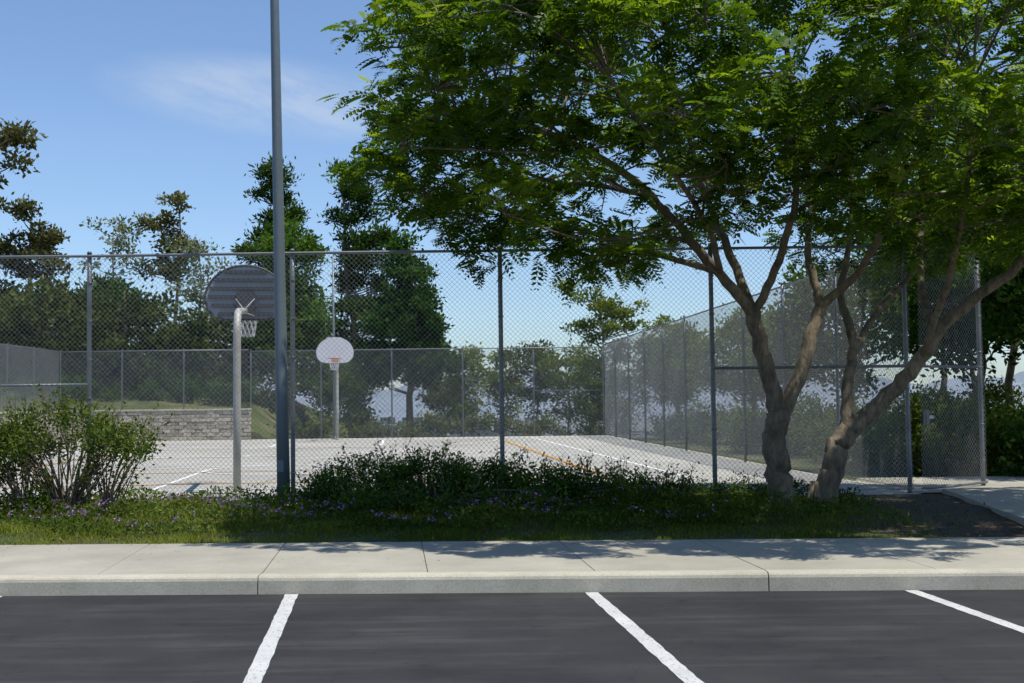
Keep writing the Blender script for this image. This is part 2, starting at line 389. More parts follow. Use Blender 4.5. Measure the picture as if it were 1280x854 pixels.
# ------------------------------------------------------------------ chain link fences
def fence(name,p0,p1,z0,H,posts,midrails=(),tall=.04,wr=.0022,pr=.03,bottomrail=False,seg=.26):
    p0=np.array(p0,float);p1=np.array(p1,float);L=np.linalg.norm(p1-p0);d=(p1-p0)/L;nn=np.array([-d[1],d[0]])
    e=empty(name,(p0[0],p0[1],z0)); st=.074; Hm=H-.02
    A_=[];B_=[]
    for sgn in(1,-1):
        k0=np.arange(-H if sgn>0 else 0,(L if sgn>0 else L+H),st)+.013
        s0=k0; s1=k0+sgn*(Hm-.03); h0=np.full(len(k0),.03); h1=np.full(len(k0),Hm)
        lo=np.minimum(s0,s1); hi=np.maximum(s0,s1)
        a=np.clip(lo,0,L); b_=np.clip(hi,0,L); ok=(b_-a)>.02
        hs=lambda s: h0+(s-s0)*(h1-h0)/(s1-s0)
        ha,hb=hs(a),hs(b_)
        for i in np.nonzero(ok)[0]:
            n=max(1,int(math.ceil((b_[i]-a[i])/(seg*.7))))
            t=np.linspace(0,1,n+1)
            S_=a[i]+(b_[i]-a[i])*t; H_=ha[i]+(hb[i]-ha[i])*t
            bow=.012*np.sin(S_*1.9+H_*1.3)*np.sin(math.pi*np.clip(H_/H,0,1))
            P=np.stack([p0[0]+d[0]*S_+nn[0]*(sgn*.002+bow),p0[1]+d[1]*S_+nn[1]*(sgn*.002+bow),z0+H_],1)
            A_.append(P[:-1]);B_.append(P[1:])
    A_=np.concatenate(A_);B_=np.concatenate(B_)
    T=nrm(B_-A_); U=np.broadcast_to(np.array([nn[0],nn[1],0]),T.shape); W=np.cross(T,U)
    o=[U*wr,-U*wr*.5+W*wr*.87,-U*wr*.5-W*wr*.87]
    Q=[]
    for i in range(3):
        j=(i+1)%3; Q.append(np.stack([A_+o[i],A_+o[j],B_+o[j],B_+o[i]],1))
    Q=np.stack(Q,1).reshape(-1,3)
    quads_obj('chain_link_mesh',Q,np.full(len(Q)//4,.5),M['wire'],parent=e)
    mp=MB()
    for s in posts:
        q=p0+d*s; lean=rng.uniform(-.012,.012)
        x,y=q+nn*(pr+.016)
        zs=np.linspace(z0-.15,z0+H+tall,6)
        mp.tube([(x+lean*i/5,y,zz) for i,zz in enumerate(zs)],pr,10)
        mp.tube([(x+lean,y,z0+H+tall),(x+lean,y,z0+H+tall+.03)],[pr*1.25,pr*.6],10)
        for h in np.linspace(.4,H-.4,6): mp.tube([(x,y,z0+h-.012),(x,y,z0+h+.012)],pr*1.22,8)
    mp.obj('posts',M['galv'],True,parent=e)
    mr=MB()
    n=max(2,int(L/3)); pts=[(*(p0+d*(L*i/n)+nn*.02),z0+H+rng.uniform(-.008,.008)) for i in range(n+1)]
    mr.tube(pts,.021,8)
    wi=[(*(p0+d*(L*i/n)),z0+.06+rng.uniform(-.01,.01)) for i in range(n+1)]
    mr.tube(wi,.004 if not bottomrail else .02,5)
    for (a,b_,h) in midrails:
        mr.tube([(*(p0+d*a+nn*.036),z0+h),(*(p0+d*b_+nn*.036),z0+h)],.022,8)
    mr.obj('rails',M['galv'],True,parent=e)
    return e
H=3.63; YN=17.6
x0=-15.35
px=[-15.35,-12.3,-9.25,-6.22,-3.23,-.16,2.95,5.80]
fence('chain_link_fence',(x0,YN),(5.83,YN),ZC,H,[q-x0 for q in px],midrails=[(-9.25-x0,-6.22-x0,1.73),(2.95-x0,5.85-x0,1.86)],pr=.034)
Lr=math.hypot(rfx(YN)-rfx(48),48-YN)
fence('chain_link_fence',(5.85,YN+.02),(rfx(48),48),ZC,H,[i*Lr/10 for i in range(1,11)],wr=.0026)
fence('chain_link_fence',(-10.5,48),(rfx(48)-.02,48),ZC,H-.1,[0.02]+[i*14.18/5 for i in range(1,5)],midrails=[(11.34,14.1,1.8)],wr=.0028,seg=.4)
fence('chain_link_fence',(lfx(48),48.02),(-10.55,48.02),WT,2.35,[i*7.4/3 for i in range(0,3)],wr=.0028,seg=.4)
fence('chain_link_fence',(lfx(28),28),(lfx(47.9),47.9),WT,2.35,[i*19.9/7 for i in range(0,7)],wr=.005,seg=.4)
fence('chain_link_fence',(lfx(17.7),17.7),(lfx(28),28),ZC,H,[0,3.4,6.9,10.2],seg=.4)
g=fence('chain_link_gate',(6.0,17.7),(7.42,18.9),ZC,H,[1.84],midrails=[(0,1.87,1.86)],bottomrail=True,pr=.036)
mb=MB(); mb.box((6.1,17.74,1.3),(.05,.12,.22)); mb.tube([(6.08,17.66,1.2),(6.08,17.66,1.42)],.012,6)
mb.box((6.2,17.86,1.3),(.16,.03,.05),.68); mb.obj('latch',M['galv'],parent=g,bevel=.004)

# ------------------------------------------------------------------ hoops
def hoop(name,pole,board_d,ang,matb):
    e=empty(name,(pole[0],pole[1],ZC)); d=np.array([math.cos(ang),math.sin(ang)]); s=np.array([-d[1],d[0]])
    def W(f,l,h): q=np.array(pole)+d*f+s*l; return (q[0],q[1],ZC+h)
    B=board_d
    mp=MB(); pts=[W(0,0,0),W(0,0,1.2),W(0,0,2.5)]
    for t in np.linspace(.15,1,9):
        a=t*math.radians(78); pts.append(W(.42*(1-math.cos(a)),0,2.5+.42*math.sin(a)))
    pts.append(W(B-.12,0,3.05)); mp.tube(pts,[.062]*3+[.06]*9+[.05],12)
    mp.tube([W(0,0,0),W(0,0,.05)],[.11,.1],12)
    for l in(-.16,.16):
        mp.tube([W(B-.4,0,3.04),W(B-.09,l,3.26)],.009,8); mp.tube([W(B-.4,0,3.0),W(B-.09,l,2.96)],.009,8)
    mp.obj('post',M['hooppole'],True,parent=e)
    out=[(-.36,0),(-.52,.05),(-.64,.17),(-.69,.34)]
    out+=[(-.69*math.cos(t),.38+.58*math.sin(t)) for t in np.linspace(.05,math.pi-.05,26)]
    out+=[(.69,.34),(.64,.17),(.52,.05),(.36,0)]
    mb=MB(); n=len(out); hb=2.9
    vs=[W(B,l,hb+h) for l,h in out]+[W(B+.035,l,hb+h) for l,h in out]
    mb.add(vs,[tuple(range(n)),tuple(range(2*n-1,n-1,-1))]+[(i,(i+1)%n,n+(i+1)%n,n+i) for i in range(n)])
    mb.obj('backboard',matb,parent=e)
    mr=MB()
    mr.tube([W(B-.012,l,hb+h) for l,h in out+[out[0]]],.018,6)
    def halfw(h):
        if h<.38: return .36+(.33)*min(1,(h/.34))**.6 if h<.34 else .69
        return .69*math.sqrt(max(0,1-((h-.38)/.58)**2))
    for h in(.10,.25,.40,.55,.70,.84):
        w=halfw(h)-.05; q=W(B-.03,0,hb+h)
        mr.box((q[0],q[1],q[2]),(2*w,.05,.06),math.atan2(s[1],s[0]))
    mr.box(W(B-.075,0,hb+.28),(.3,.03,.42),math.atan2(s[1],s[0]))
    mr.obj('stiffening_ribs',M['hoopdark'],parent=e)
    mq=MB(); c=B+.035+.15+.23
    mq.tube([W(c+.23*math.cos(t),.23*math.sin(t),3.05) for t in np.linspace(0,2*math.pi,28)],.012,8,cap=False)
    for l in(-.1,.1): mq.tube([W(B+.03,l,2.98),W(c-.2,l,3.05)],.009,6)
    q=W(B+.045,0,3.02); mq.box(q,(.26,.012,.14),math.atan2(s[1],s[0]))
    mq.obj('rim',M['rim'],True,parent=e)
    mn=MB()
    for i in range(12):
        for sg in(1,-1):
            pts=[]
            for t in np.linspace(0,1,7):
                a=2*math.pi*i/12+sg*t*1.0; r=.225*(1-.42*t**.7); pts.append(W(c+r*math.cos(a),r*math.sin(a),3.04-.42*t))
            mn.tube(pts,.0045,4,cap=False)
    mn.obj('net',M['hoopwhite'],parent=e)
hoop('basketball_hoop',(-4.36,19.0),2.1,math.atan2(2.1,-.33),M['hoopgrey'])
hoop('basketball_hoop',(-6.75,46.2),1.6,math.atan2(-1,.1),M['hoopwhite'])

e=empty('street_lamp',(-3.2,16.8,.2)); mp=MB()
lean=lambda z:(-3.2-.016*z,16.8,z)
mp.tube([lean(z) for z in(.1,2,4,6,8,9.5)],[.094,.086,.078,.069,.06,.052],16)
mp.tube([lean(.1),lean(.26)],[.14,.13],16)
q=lean(9.45); mp.tube([q,(q[0],q[1]-.5,9.75),(q[0],q[1]-1.3,9.85)],.035,8)
mp.obj('pole',M['pole'],True,parent=e)
mp=MB(); mp.box((q[0],q[1]-1.6,9.85),(.34,.75,.16)); mp.obj('lamp_head',M['pole'],parent=e,bevel=.03)
mp=MB(); mp.box((-3.23,16.705,.75),(.09,.02,.16)); mp.obj('hand_hole_cover',M['pole'],parent=e,bevel=.004)
mp=MB(); mp.tube([(-7.0,47.2,.1),(-7.02,47.2,4),(-7.04,47.2,7.4)],[.05,.045,.035],10); mp.tube([(-7.0,47.2,.2),(-7.0,47.2,.3)],[.09,.07],10)
mp.obj('tall_metal_pole',M['galv'],True)  # plain tall metal pole, no lamp fitted

# ------------------------------------------------------------------ the big jacaranda
def catmull(P,k=6):
    P=np.array(P,float); Q=np.vstack([2*P[0]-P[1],P,2*P[-1]-P[-2]]); out=[]
    for i in range(1,len(Q)-2):
        for t in np.linspace(0,1,k,endpoint=False):
            a,b_,c,d=Q[i-1],Q[i],Q[i+1],Q[i+2]
            out.append(.5*((2*b_)+(-a+c)*t+(2*a-5*b_+4*c-d)*t*t+(-a+3*b_-3*c+d)*t**3))
    out.append(P[-1]); return np.array(out)
TY=15.2
wood=MB(); nodes=[]
def limb(pts,r0,r1,reg=True,n=12,k=6,wob=.05):
    P=catmull(pts,k); R=r0+(r1-r0)*np.linspace(0,1,len(P))**.85
    P=P+rng.normal(size=P.shape)*min(.014,r1*.4)
    wood.tube(P,R,n,wob=wob)
    if reg:
        for q,r in zip(P,R): nodes.append((q[0],q[1],q[2],r))
def base_flare(x,y,r):
    for i in range(6):
        a=i*1.05+.3; wood.tube([(x+math.cos(a)*r*1.2,y+math.sin(a)*r*1.2,.12),(x+math.cos(a)*r*.7,y+math.sin(a)*r*.7,.26),(x+math.cos(a)*r*.3,y+math.sin(a)*r*.3,.55)],[r*.34,r*.38,r*.25],8)
T3=lambda x,z,dy=0:(x,TY+dy,z)
limb([T3(3.40,.05),T3(3.36,.5),T3(3.30,1.0),T3(3.36,1.42)],.18,.145,reg=False); base_flare(3.40,TY,.18)
limb([T3(3.36,1.3),T3(3.22,2.0,.0),T3(3.04,2.72,-.1)],.115,.095)
limb([T3(3.06,2.65,-.1),T3(2.6,3.15,-.35),T3(2.0,3.75,-.7),T3(1.3,4.35,-1),T3(.3,4.85,-1.1),T3(-.8,5.1,-.9)],.075,.025)
limb([T3(3.06,2.65,-.1),T3(2.85,3.45,.3),T3(2.62,4.3,.7),T3(2.4,5.4,1.1),T3(2.2,6.8,1.4)],.07,.025)
limb([T3(3.06,2.7,-.1),T3(3.3,3.3,-.5),T3(3.42,4.2,-1.),T3(3.2,5.4,-1.6),T3(3.1,6.5,-1.9)],.06,.022)
limb([T3(3.36,1.3),T3(3.68,1.95,.1),T3(3.88,2.5,.2),T3(4.02,2.85,.3)],.10,.08)
limb([T3(4.0,2.8,.3),T3(3.9,3.5,.5),T3(4.05,4.5,.9),T3(3.9,6.0,1.6)],.062,.025)
limb([T3(4.0,2.8,.3),T3(4.5,3.25,.2),T3(4.85,4.1,-.3),T3(5.2,5.3,-.8)],.062,.025)
limb([T3(3.85,.05,.1),T3(4.0,.55,.1),T3(4.12,.95,.1),T3(4.28,1.2,.15)],.16,.135,reg=False); base_flare(3.85,TY+.1,.15)
limb([T3(4.25,1.15,.15),T3(4.32,1.7,.3),T3(4.46,2.4,.5),T3(4.4,3.0,.8),T3(4.7,3.9,1.3),T3(4.9,5.4,1.8)],.09,.025)
limb([T3(4.25,1.15,.15),T3(4.7,1.55,.1),T3(5.15,2.1,-.1),T3(5.4,2.5,-.2),T3(5.9,2.95,-.5),T3(6.5,3.5,-.8),T3(7.3,4.5,-1)],.12,.04)
limb([T3(5.3,2.35,-.15),T3(5.3,3.1,.3),T3(5.55,4.2,.9),T3(5.8,5.6,1.5)],.065,.025)
limb([T3(4.45,2.2,.4),T3(4.9,2.75,.9),T3(5.6,3.3,1.6),T3(6.5,4.2,2.2)],.055,.022)
limb([T3(1.7,4.05,-.85),T3(1.2,4.3,-.2),T3(.4,4.6,.8),T3(-.3,5.2,1.6)],.04,.018)
limb([T3(2.5,3.2,-.4),T3(1.9,3.5,.3),T3(1.0,3.9,1.0),T3(.0,4.2,1.6)],.045,.018)
limb([T3(2.6,3.15,-.35),T3(2.3,3.6,-1.3),T3(1.6,4.3,-2.4),T3(1.0,4.9,-3.2)],.045,.018)
limb([T3(5.15,2.1,-.1),T3(5.2,3.0,-1.0),T3(5.0,4.0,-2.2),T3(4.7,4.8,-3.2)],.05,.018)
nodes_a=np.array(nodes)
lowx=[-2.4,-1.9,-1.2,-.6,0,.6,1.0,1.5,2.0,2.5,3.5,4.5,5.5,6.5,8.5]
lowz=[4.9,4.5,4.1,3.9,3.65,3.65,3.5,3.5,3.75,3.95,4.05,3.8,3.65,3.5,3.4]
cl=[]
cc=np.array([3.45,14.9,4.9]); rr=np.array([5.5,4.4,4.0])
# lobes on the near side of the crown
for x,y,z in[(-1.75,15.6,4.7),(-1.4,15.4,5.1),(-1.1,15,4.3),(-.5,14.9,3.9),(-.2,15.2,3.55),(.3,15,3.6),(.9,15.1,3.4),(1.45,15,3.35),(1.2,14.4,3.5),
  (2.3,12.6,4.1),(2.9,12.5,4.3),(3.4,12.5,4.0),(3.9,12.6,4.2),(4.3,12.9,3.8),(3.1,13.0,3.85),(2.6,13.3,3.9),(4.8,12.9,4.1),(4.2,12.4,4.55),(3.5,12.2,4.65),(4.6,13.5,3.65),(5.2,13.2,3.7),(5.7,13.0,4.0),(6.1,13.4,3.6),(6.6,14.2,3.4),(5.4,13.8,3.5),(6.9,13.6,3.7),
  (1.7,12.8,4.3),(1.0,13.0,4.4),(.4,12.9,4.5),(5.9,12.6,4.5),(7.0,14.8,3.3),(-1.5,16.4,5.6),(-1.2,16.4,6.2),(-1.0,16,6.8),(3.8,14.2,3.9),(4.9,14.6,3.75),(2.2,13.9,3.95)]:
    cl.append(np.array([x,y,z]))
tries=0
while len(cl)<290 and tries<60000:
    tries+=1
    u=rng.uniform(-1,1,3); q=(abs(u[0])**2.6+abs(u[1])**2.1+abs(u[2])**2.1)
    if q>1 or (q<.35 and rng.uniform()<.6): continue
    c_=cc+u*rr; zl=np.interp(c_[0],lowx,lowz)
    if c_[2]<zl: continue
    if c_[1]<12.6 and c_[2]<4.1: continue
    if c_[0]<-1.0-.12*(c_[1]-11): continue
    dd=np.min(np.linalg.norm((np.array(cl)-c_)*np.array([1,1,1.25]),axis=1))
    if dd<.5: continue
    cl.append(c_)
cl=np.array(cl)
tips=[];tdir=[];ttint=[]
for c_ in cl:
    dv=nodes_a[:,:3]-c_; dist=np.linalg.norm(dv,axis=1)+np.maximum(dv[:,2],0)*2
    k=np.argmin(dist); a=nodes_a[k,:3]; r=min(nodes_a[k,3]*.6,.030)
    L=np.linalg.norm(c_-a)
    if L>.15:
        mid=(a+c_)/2+np.array([0,0,.12*L])+rng.normal(size=3)*.1*L
        P=catmull([a,mid,c_],4); wood.tube(P,np.linspace(r,.009,len(P)),6,cap=False)
    rad=rng.uniform(.45,.72); ct=rng.uniform(-.12,.12)
    nt_=int(rng.integers(10,14))
    for _ in range(nt_):
        d=nrm(rng.normal(size=3)+np.array([0,0,.45])); d[2]*=.6
        tp=c_+d*rad*rng.uniform(.45,1)
        if rng.uniform()<.35:
            P=catmull([c_,(c_+tp)/2+rng.normal(size=3)*.05,tp],3); wood.tube(P,np.linspace(.01,.005,len(P)),4,cap=False)
        tips.append(tp); tdir.append(d); ttint.append(ct+.5*d[2])  # clump tops tinted lighter: sunlit highlights put into the leaf colour
tips=np.array(tips);tdir=nrm(np.array(tdir));ttint=np.array(ttint)
nf=9
Pf=np.repeat(tips,nf,0)+rng.normal(size=(len(tips)*nf,3))*.05; Df=np.repeat(tdir,nf,0); n=len(Pf)
D=nrm(Df*.55+randdir(n)*np.array([1,1,.45])+np.array([0,0,.12]))
S=nrm(np.cross(D,nrm(np.array([0,0,1.])+rng.normal(size=(n,3))*.35))); U=np.cross(S,D)
Lf=rng.uniform(.16,.31,n); droop=rng.uniform(.15,.6,n)
npair=6; Vs=[];tt=[]
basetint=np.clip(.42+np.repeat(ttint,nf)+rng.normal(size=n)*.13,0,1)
for i in range(npair):
    t=(i+.8)/npair
    base=Pf+D*(Lf*t)[:,None]+np.array([0,0,-1.])*(droop*Lf*t*t)[:,None]
    dl=nrm(D+np.array([0,0,-1.])*(2*droop*t)[:,None])
    pl=Lf*.37*(math.sin(math.pi*(.12+.8*t))**.7)
    for sg in(1,-1):
        dd=nrm(S*sg+dl*.55+np.array([0,0,-.15])); sd=nrm(np.cross(dd,U))
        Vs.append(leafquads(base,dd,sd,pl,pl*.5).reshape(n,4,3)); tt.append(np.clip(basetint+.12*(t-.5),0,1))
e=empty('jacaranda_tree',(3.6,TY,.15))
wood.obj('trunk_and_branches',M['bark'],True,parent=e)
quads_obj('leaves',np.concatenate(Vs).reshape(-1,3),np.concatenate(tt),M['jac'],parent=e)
print('jac quads',n*npair*2,'clumps',len(cl))
mb=MB()
def pod(c_):
    r=rng.uniform(.022,.034); mb.tube([(c_[0],c_[1],c_[2]+.16),(c_[0]+.01,c_[1],c_[2]+.03)],.003,4)
    a=rng.uniform(0,3); pts=[(c_[0]+math.cos(a)*.006*k,c_[1]+math.sin(a)*.006*k,c_[2]) for k in(-1.4,-.6,.6,1.4)]
    mb.tube(pts,[r*.5,r,r,r*.5],10)
for _ in range(34):
    c_=tips[rng.integers(len(tips))]
    if c_[1]<15.6: pod((c_[0],c_[1],c_[2]-.3))
for x,z in[(-1.35,4.15),(-1.2,4.05),(-1.05,3.95),(-.8,4.1),(-1.5,4.2),(-1.1,3.85),(-.6,3.95),(-1.28,3.9)]: pod((x,14.9,z))
mb.obj('seed_pods',M['pod'],True,parent=e)

# ------------------------------------------------------------------ generic trees
def gtree(name,x,y,H,ells,ncl,nleaf,lsz,mat,tr=.15,crad=.6,tint=0,up=.3,z0=None,lw=.55,ex=1.):
    zg=zat(x,y) if z0 is None else z0
    H=H-zg; z0=zg
    ells=[(a,b_,c-zg,d,e_,f) for a,b_,c,d,e_,f in ells]
    e=empty(name,(x,y,z0)); wd=MB()
    hh=np.linspace(0,.93*H,9); wx=np.cumsum(rng.normal(size=9))*.010*H; wy=np.cumsum(rng.normal(size=9))*.010*H; wx-=wx[0]; wy-=wy[0]
    wd.tube(np.stack([x+wx,y+wy,z0-.1+hh],1),tr*(1-.85*np.linspace(0,1,9)),8,wob=.06)
    cs=[]
    tot=sum((q[3]*q[4]*q[5])**ex for q in ells)
    for (dx,dy,dz,rx,ry,rz) in ells:
        k=max(1,int(round(ncl*(rx*ry*rz)**ex/tot)))
        u=randdir(k)*(rng.uniform(.25,1,k)**.45)[:,None]
        cs.append(np.array([x+dx,y+dy,z0+dz])+u*np.array([rx,ry,rz]))
    cs=np.concatenate(cs)
    PP=[];TT=[];DD=[]
    for c_ in cs:
        h=np.clip((c_[2]-z0)-rng.uniform(.1,.25)*np.hypot(c_[0]-x,c_[1]-y)*1.5-.3,.12*H,.9*H)
        a=np.array([x+np.interp(h,hh,wx),y+np.interp(h,hh,wy),z0+h])
        P=catmull([a,(a+c_)/2+np.array([0,0,-.05])*np.linalg.norm(c_-a),c_],3); wd.tube(P,np.linspace(max(.02,tr*.22),.012,len(P)),5,cap=False)
        cr=crad*rng.uniform(.6,1.3)
        k=int(nleaf*(cr/crad)**2)
        g_=rng.normal(size=(k,3))*.5; g_=g_*cr*np.array([1,1,.6])
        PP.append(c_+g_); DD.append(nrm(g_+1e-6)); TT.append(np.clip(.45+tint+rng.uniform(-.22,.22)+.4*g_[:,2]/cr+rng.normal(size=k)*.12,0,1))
    P=np.concatenate(PP);T=np.concatenate(TT);O_=np.concatenate(DD); k=len(P)
    P[:,2]=np.maximum(P[:,2],zg+.05)
    D=nrm(randdir(k)+O_*.7+np.array([0,0,up])); S=nrm(np.cross(D,nrm(randdir(k)+np.array([0,0,.5]))))
    Ls=lsz*rng.uniform(.7,1.4,k); W=Ls*lw
    wd.obj('trunk',M['bark'],True,parent=e)
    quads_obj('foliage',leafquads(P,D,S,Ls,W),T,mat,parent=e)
gtree('eucalyptus_tree',-18.3,41,12.6,[(.5,0,11.1,1.1,1.1,.75),(.2,0,10.2,1.3,1.2,.5),(.5,0,8.9,1.1,1.1,.55),(-1.5,0,9.8,1.5,1.4,1.5)],30,130,.20,M['euc'],.2,.42,tint=-.05)
gtree('eucalyptus_tree',-24.2,60,12.0,[(0,0,11.2,.9,.9,.6),(.2,0,10.0,1.4,1.2,.7),(-1.4,0,9.3,1,1,.5),(.4,0,8.7,1.5,1.2,.6)],30,130,.23,M['euc'],.2,.48,tint=-.2)
gtree('eucalyptus_tree',-25.2,76,13.6,[(0,0,12.8,1.8,1.6,1.1),( .5,0,11,2.2,1.6,1.0),(0,0,8.8,2.2,2,1.2)],26,60,.27,M['greyleaf'],.15,.7)
gtree('eucalyptus_tree',-21.7,76,15.2,[(.6,0,14.5,1.1,1.2,.7),(-.2,0,13.0,1.6,1.4,.9),(.9,0,11.6,1.5,1.4,.8),(-.6,0,10.3,1.6,1.5,.8)],34,110,.27,M['euc'],.2,.6,tint=.0)
gtree('eucalyptus_tree',-18.6,72,11.6,[(0,0,10.4,1.8,1.6,1.0),(.3,0,8.6,2.2,1.8,1.2),(0,0,6.3,2.0,1.8,1.5)],36,60,.25,M['greyleaf'],.15,.7)
gtree('live_oak_tree',-27.0,60,8.6,[(0,0,5.2,3.6,3,2.8)],80,180,.25,M['olive'],.25,.85,tint=-.2)
gtree('live_oak_tree',-22.2,57,8.4,[(0,0,5.0,3.0,3,2.8)],75,190,.25,M['olive'],.25,.85,tint=-.1)
gtree('live_oak_tree',-18.0,56,7.4,[(0,0,4.4,2.7,2.6,2.6)],75,190,.23,M['olive'],.25,.8,tint=-.25)
gtree('live_oak_tree',-32.5,62,8.6,[(0,0,5.0,3.8,3,2.8)],50,180,.27,M['olive'],.25,.85,tint=.0)
gtree('live_oak_tree',-20.6,60,8.8,[(0,0,6.4,1.8,1.8,1.7)],34,190,.22,M['gum'],.2,.7,tint=-.05)
def pine(x,y,H,w,n,tint):
    el=[]
    for i in range(n):
        t=i/(n-1); r=w*(1-.66*t)*rng.uniform(.7,1.25)
        a=rng.uniform(0,6.28); el.append((math.cos(a)*r*.4,math.sin(a)*r*.4,H*(.22+.75*t),r,r,.42))
    gtree('pine_tree',x,y,H,el,140,165,.25,M['pine'],.22,.52,tint=tint,up=.6,lw=.34,ex=.5)
pine(-12.1,62,13.9,2.2,11,0.08); pine(-7.7,60,13.7,2.6,10,-.08)
gtree('liquidambar_tree',-10.5,57,10.4,[(0,0,8.6,1.3,1.2,1.6),(0,0,5.4,2.0,1.7,2.2)],90,210,.2,M['gum'],.2,.6,tint=.35)
gtree('sweetgum_tree',-4.7,54,9.3,[(-.1,0,8.4,.6,.6,.8),(0,0,6.9,1.2,1.2,1.0),(0,0,5.1,1.9,1.8,1.2),(0,0,3.3,2.1,1.8,1.0)],115,210,.19,M['gum'],.18,.5,tint=-.1,ex=.8)
gtree('liquidambar_tree',-14.6,58,6.8,[(0,0,3.8,2.1,2,2.4)],55,180,.22,M['olive'],.2,.7,tint=-.1)
for (x,y,H,w,tn,mt_) in[(-8.6,56,3.8,1.5,.0,'gum'),(-7.2,53,2.9,.9,.05,'shrub'),(-2.4,56,4.4,1.3,.1,'yg'),(-.6,58,4.2,1.3,.2,'yg'),(1.0,55,4.5,1.4,.0,'olive'),(2.5,54,4.4,1.4,.05,'yg'),(4.6,55,4.6,1.9,-.1,'olive'),(3.4,51,3.4,1.1,-.1,'shrub'),(-11.5,56,3.2,1.5,0,'olive'),(-3.4,60,3.0,1.2,0,'olive')]:
    gtree('small_tree',x,y,H,[(0,0,H*.70,w,w*.8,H*.25),(.2,0,H*.4,w*.7,w*.6,H*.25)],40,100,.15,M[mt_],.06,.42,tint=tn)
gtree('acacia_tree',4.7,60,8.0,[(-1.2,0,7.0,1.3,1,.5),(1.1,0,6.1,1.8,1.2,.45),(-.4,0,5.2,2,1.5,.6),(.3,0,6.6,1,1,.6),(2.2,0,5.3,1,1,.5)],38,120,.17,M['yg'],.12,.42,tint=.15)
for(x,y,H,w,tn,mt_) in[(11.2,27,8.2,2.8,-.2,'gum'),(14.5,31,9.2,3.2,-.15,'gum'),(9.6,34,6.0,1.9,.0,'shrub'),(12.4,22.5,7.0,2.4,-.2,'gum'),(8.4,42,4.9,1.8,.1,'yg'),(17,44,10,3.5,-.1,'olive'),(6.4,47,4.8,1.6,.0,'yg'),(13.5,38,9.5,2.8,-.2,'gum'),(9.4,24.5,6.6,1.9,-.1,'gum'),(10.0,20.8,6.2,1.7,-.1,'gum')]:
    gtree('broadleaf_tree',x,y,H,[(0,0,H*.64,w,w*.9,H*.32)],66,175,.15,M[mt_],.12,.55,tint=tn,z0=.05)

def scrub(name,pts,n,nleaf,lsz,mat,tint=0,crad=.3):
    PP=[];TT=[]
    pts=np.array(pts,float)
    for _ in range(n):
        s=rng.uniform(0,len(pts)-1.001); i=int(s); q=pts[i]+(pts[i+1]-pts[i])*(s-i)
        x=q[0]+rng.normal()*q[2]*.6; y=q[1]+rng.normal()*q[2]*.6; z=zat(x,y)+q[3]*rng.uniform(.1,1)*(.65+.35*math.sin(s*5.1)*math.sin(s*2.3+1))
        k=int(nleaf*rng.uniform(.6,1.4)); g_=rng.normal(size=(k,3))*.5*crad*rng.uniform(.8,1.5)
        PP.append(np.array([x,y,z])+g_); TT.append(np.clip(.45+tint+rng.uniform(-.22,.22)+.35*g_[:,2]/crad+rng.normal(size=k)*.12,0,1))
    P=np.concatenate(PP);T=np.concatenate(TT);k=len(P); P[:,2]=np.maximum(P[:,2],-3)
    D=nrm(randdir(k)+np.array([0,0,.4]));S=nrm(np.cross(D,nrm(randdir(k)+np.array([0,0,.5]))));Ls=lsz*rng.uniform(.7,1.4,k)
    quads_obj(name,leafquads(P,D,S,Ls,Ls*.5),T,mat)
scrub('scrub_hedge',[(6.2,49.5,.8,2.0),(7.0,42,1.0,1.7),(7.6,36,1.1,1.6),(8.3,30,1.1,1.5),(8.7,25.5,.9,1.4),(9.4,22.5,.8,1.4),(10.3,20.2,.8,1.4),(13,19.5,.8,1.4)],400,75,.12,M['shrub'],.05)
scrub('scrub_hedge',[(-9.3,50.2,.5,1.1),(-6,50.4,.5,.9),(-3.5,50.6,.5,1.2),(-.5,50.5,.5,.9),(2.5,50.3,.6,1.5),(5,50,.6,1.9)],170,75,.12,M['olive'],.1)
scrub('scrub_hedge',[(-27,53.5,1,1.0),(-20,53.3,1,1.1),(-15,54,1,1.3),(-11,53,1,1.0)],150,75,.14,M['gum'],-.1)
scrub('scrub_hedge',[(10,60,3,2.2),(16,55,3,2.2),(24,50,3,2.5),(34,44,3,2.5)],260,80,.2,M['olive'],.0,.5)

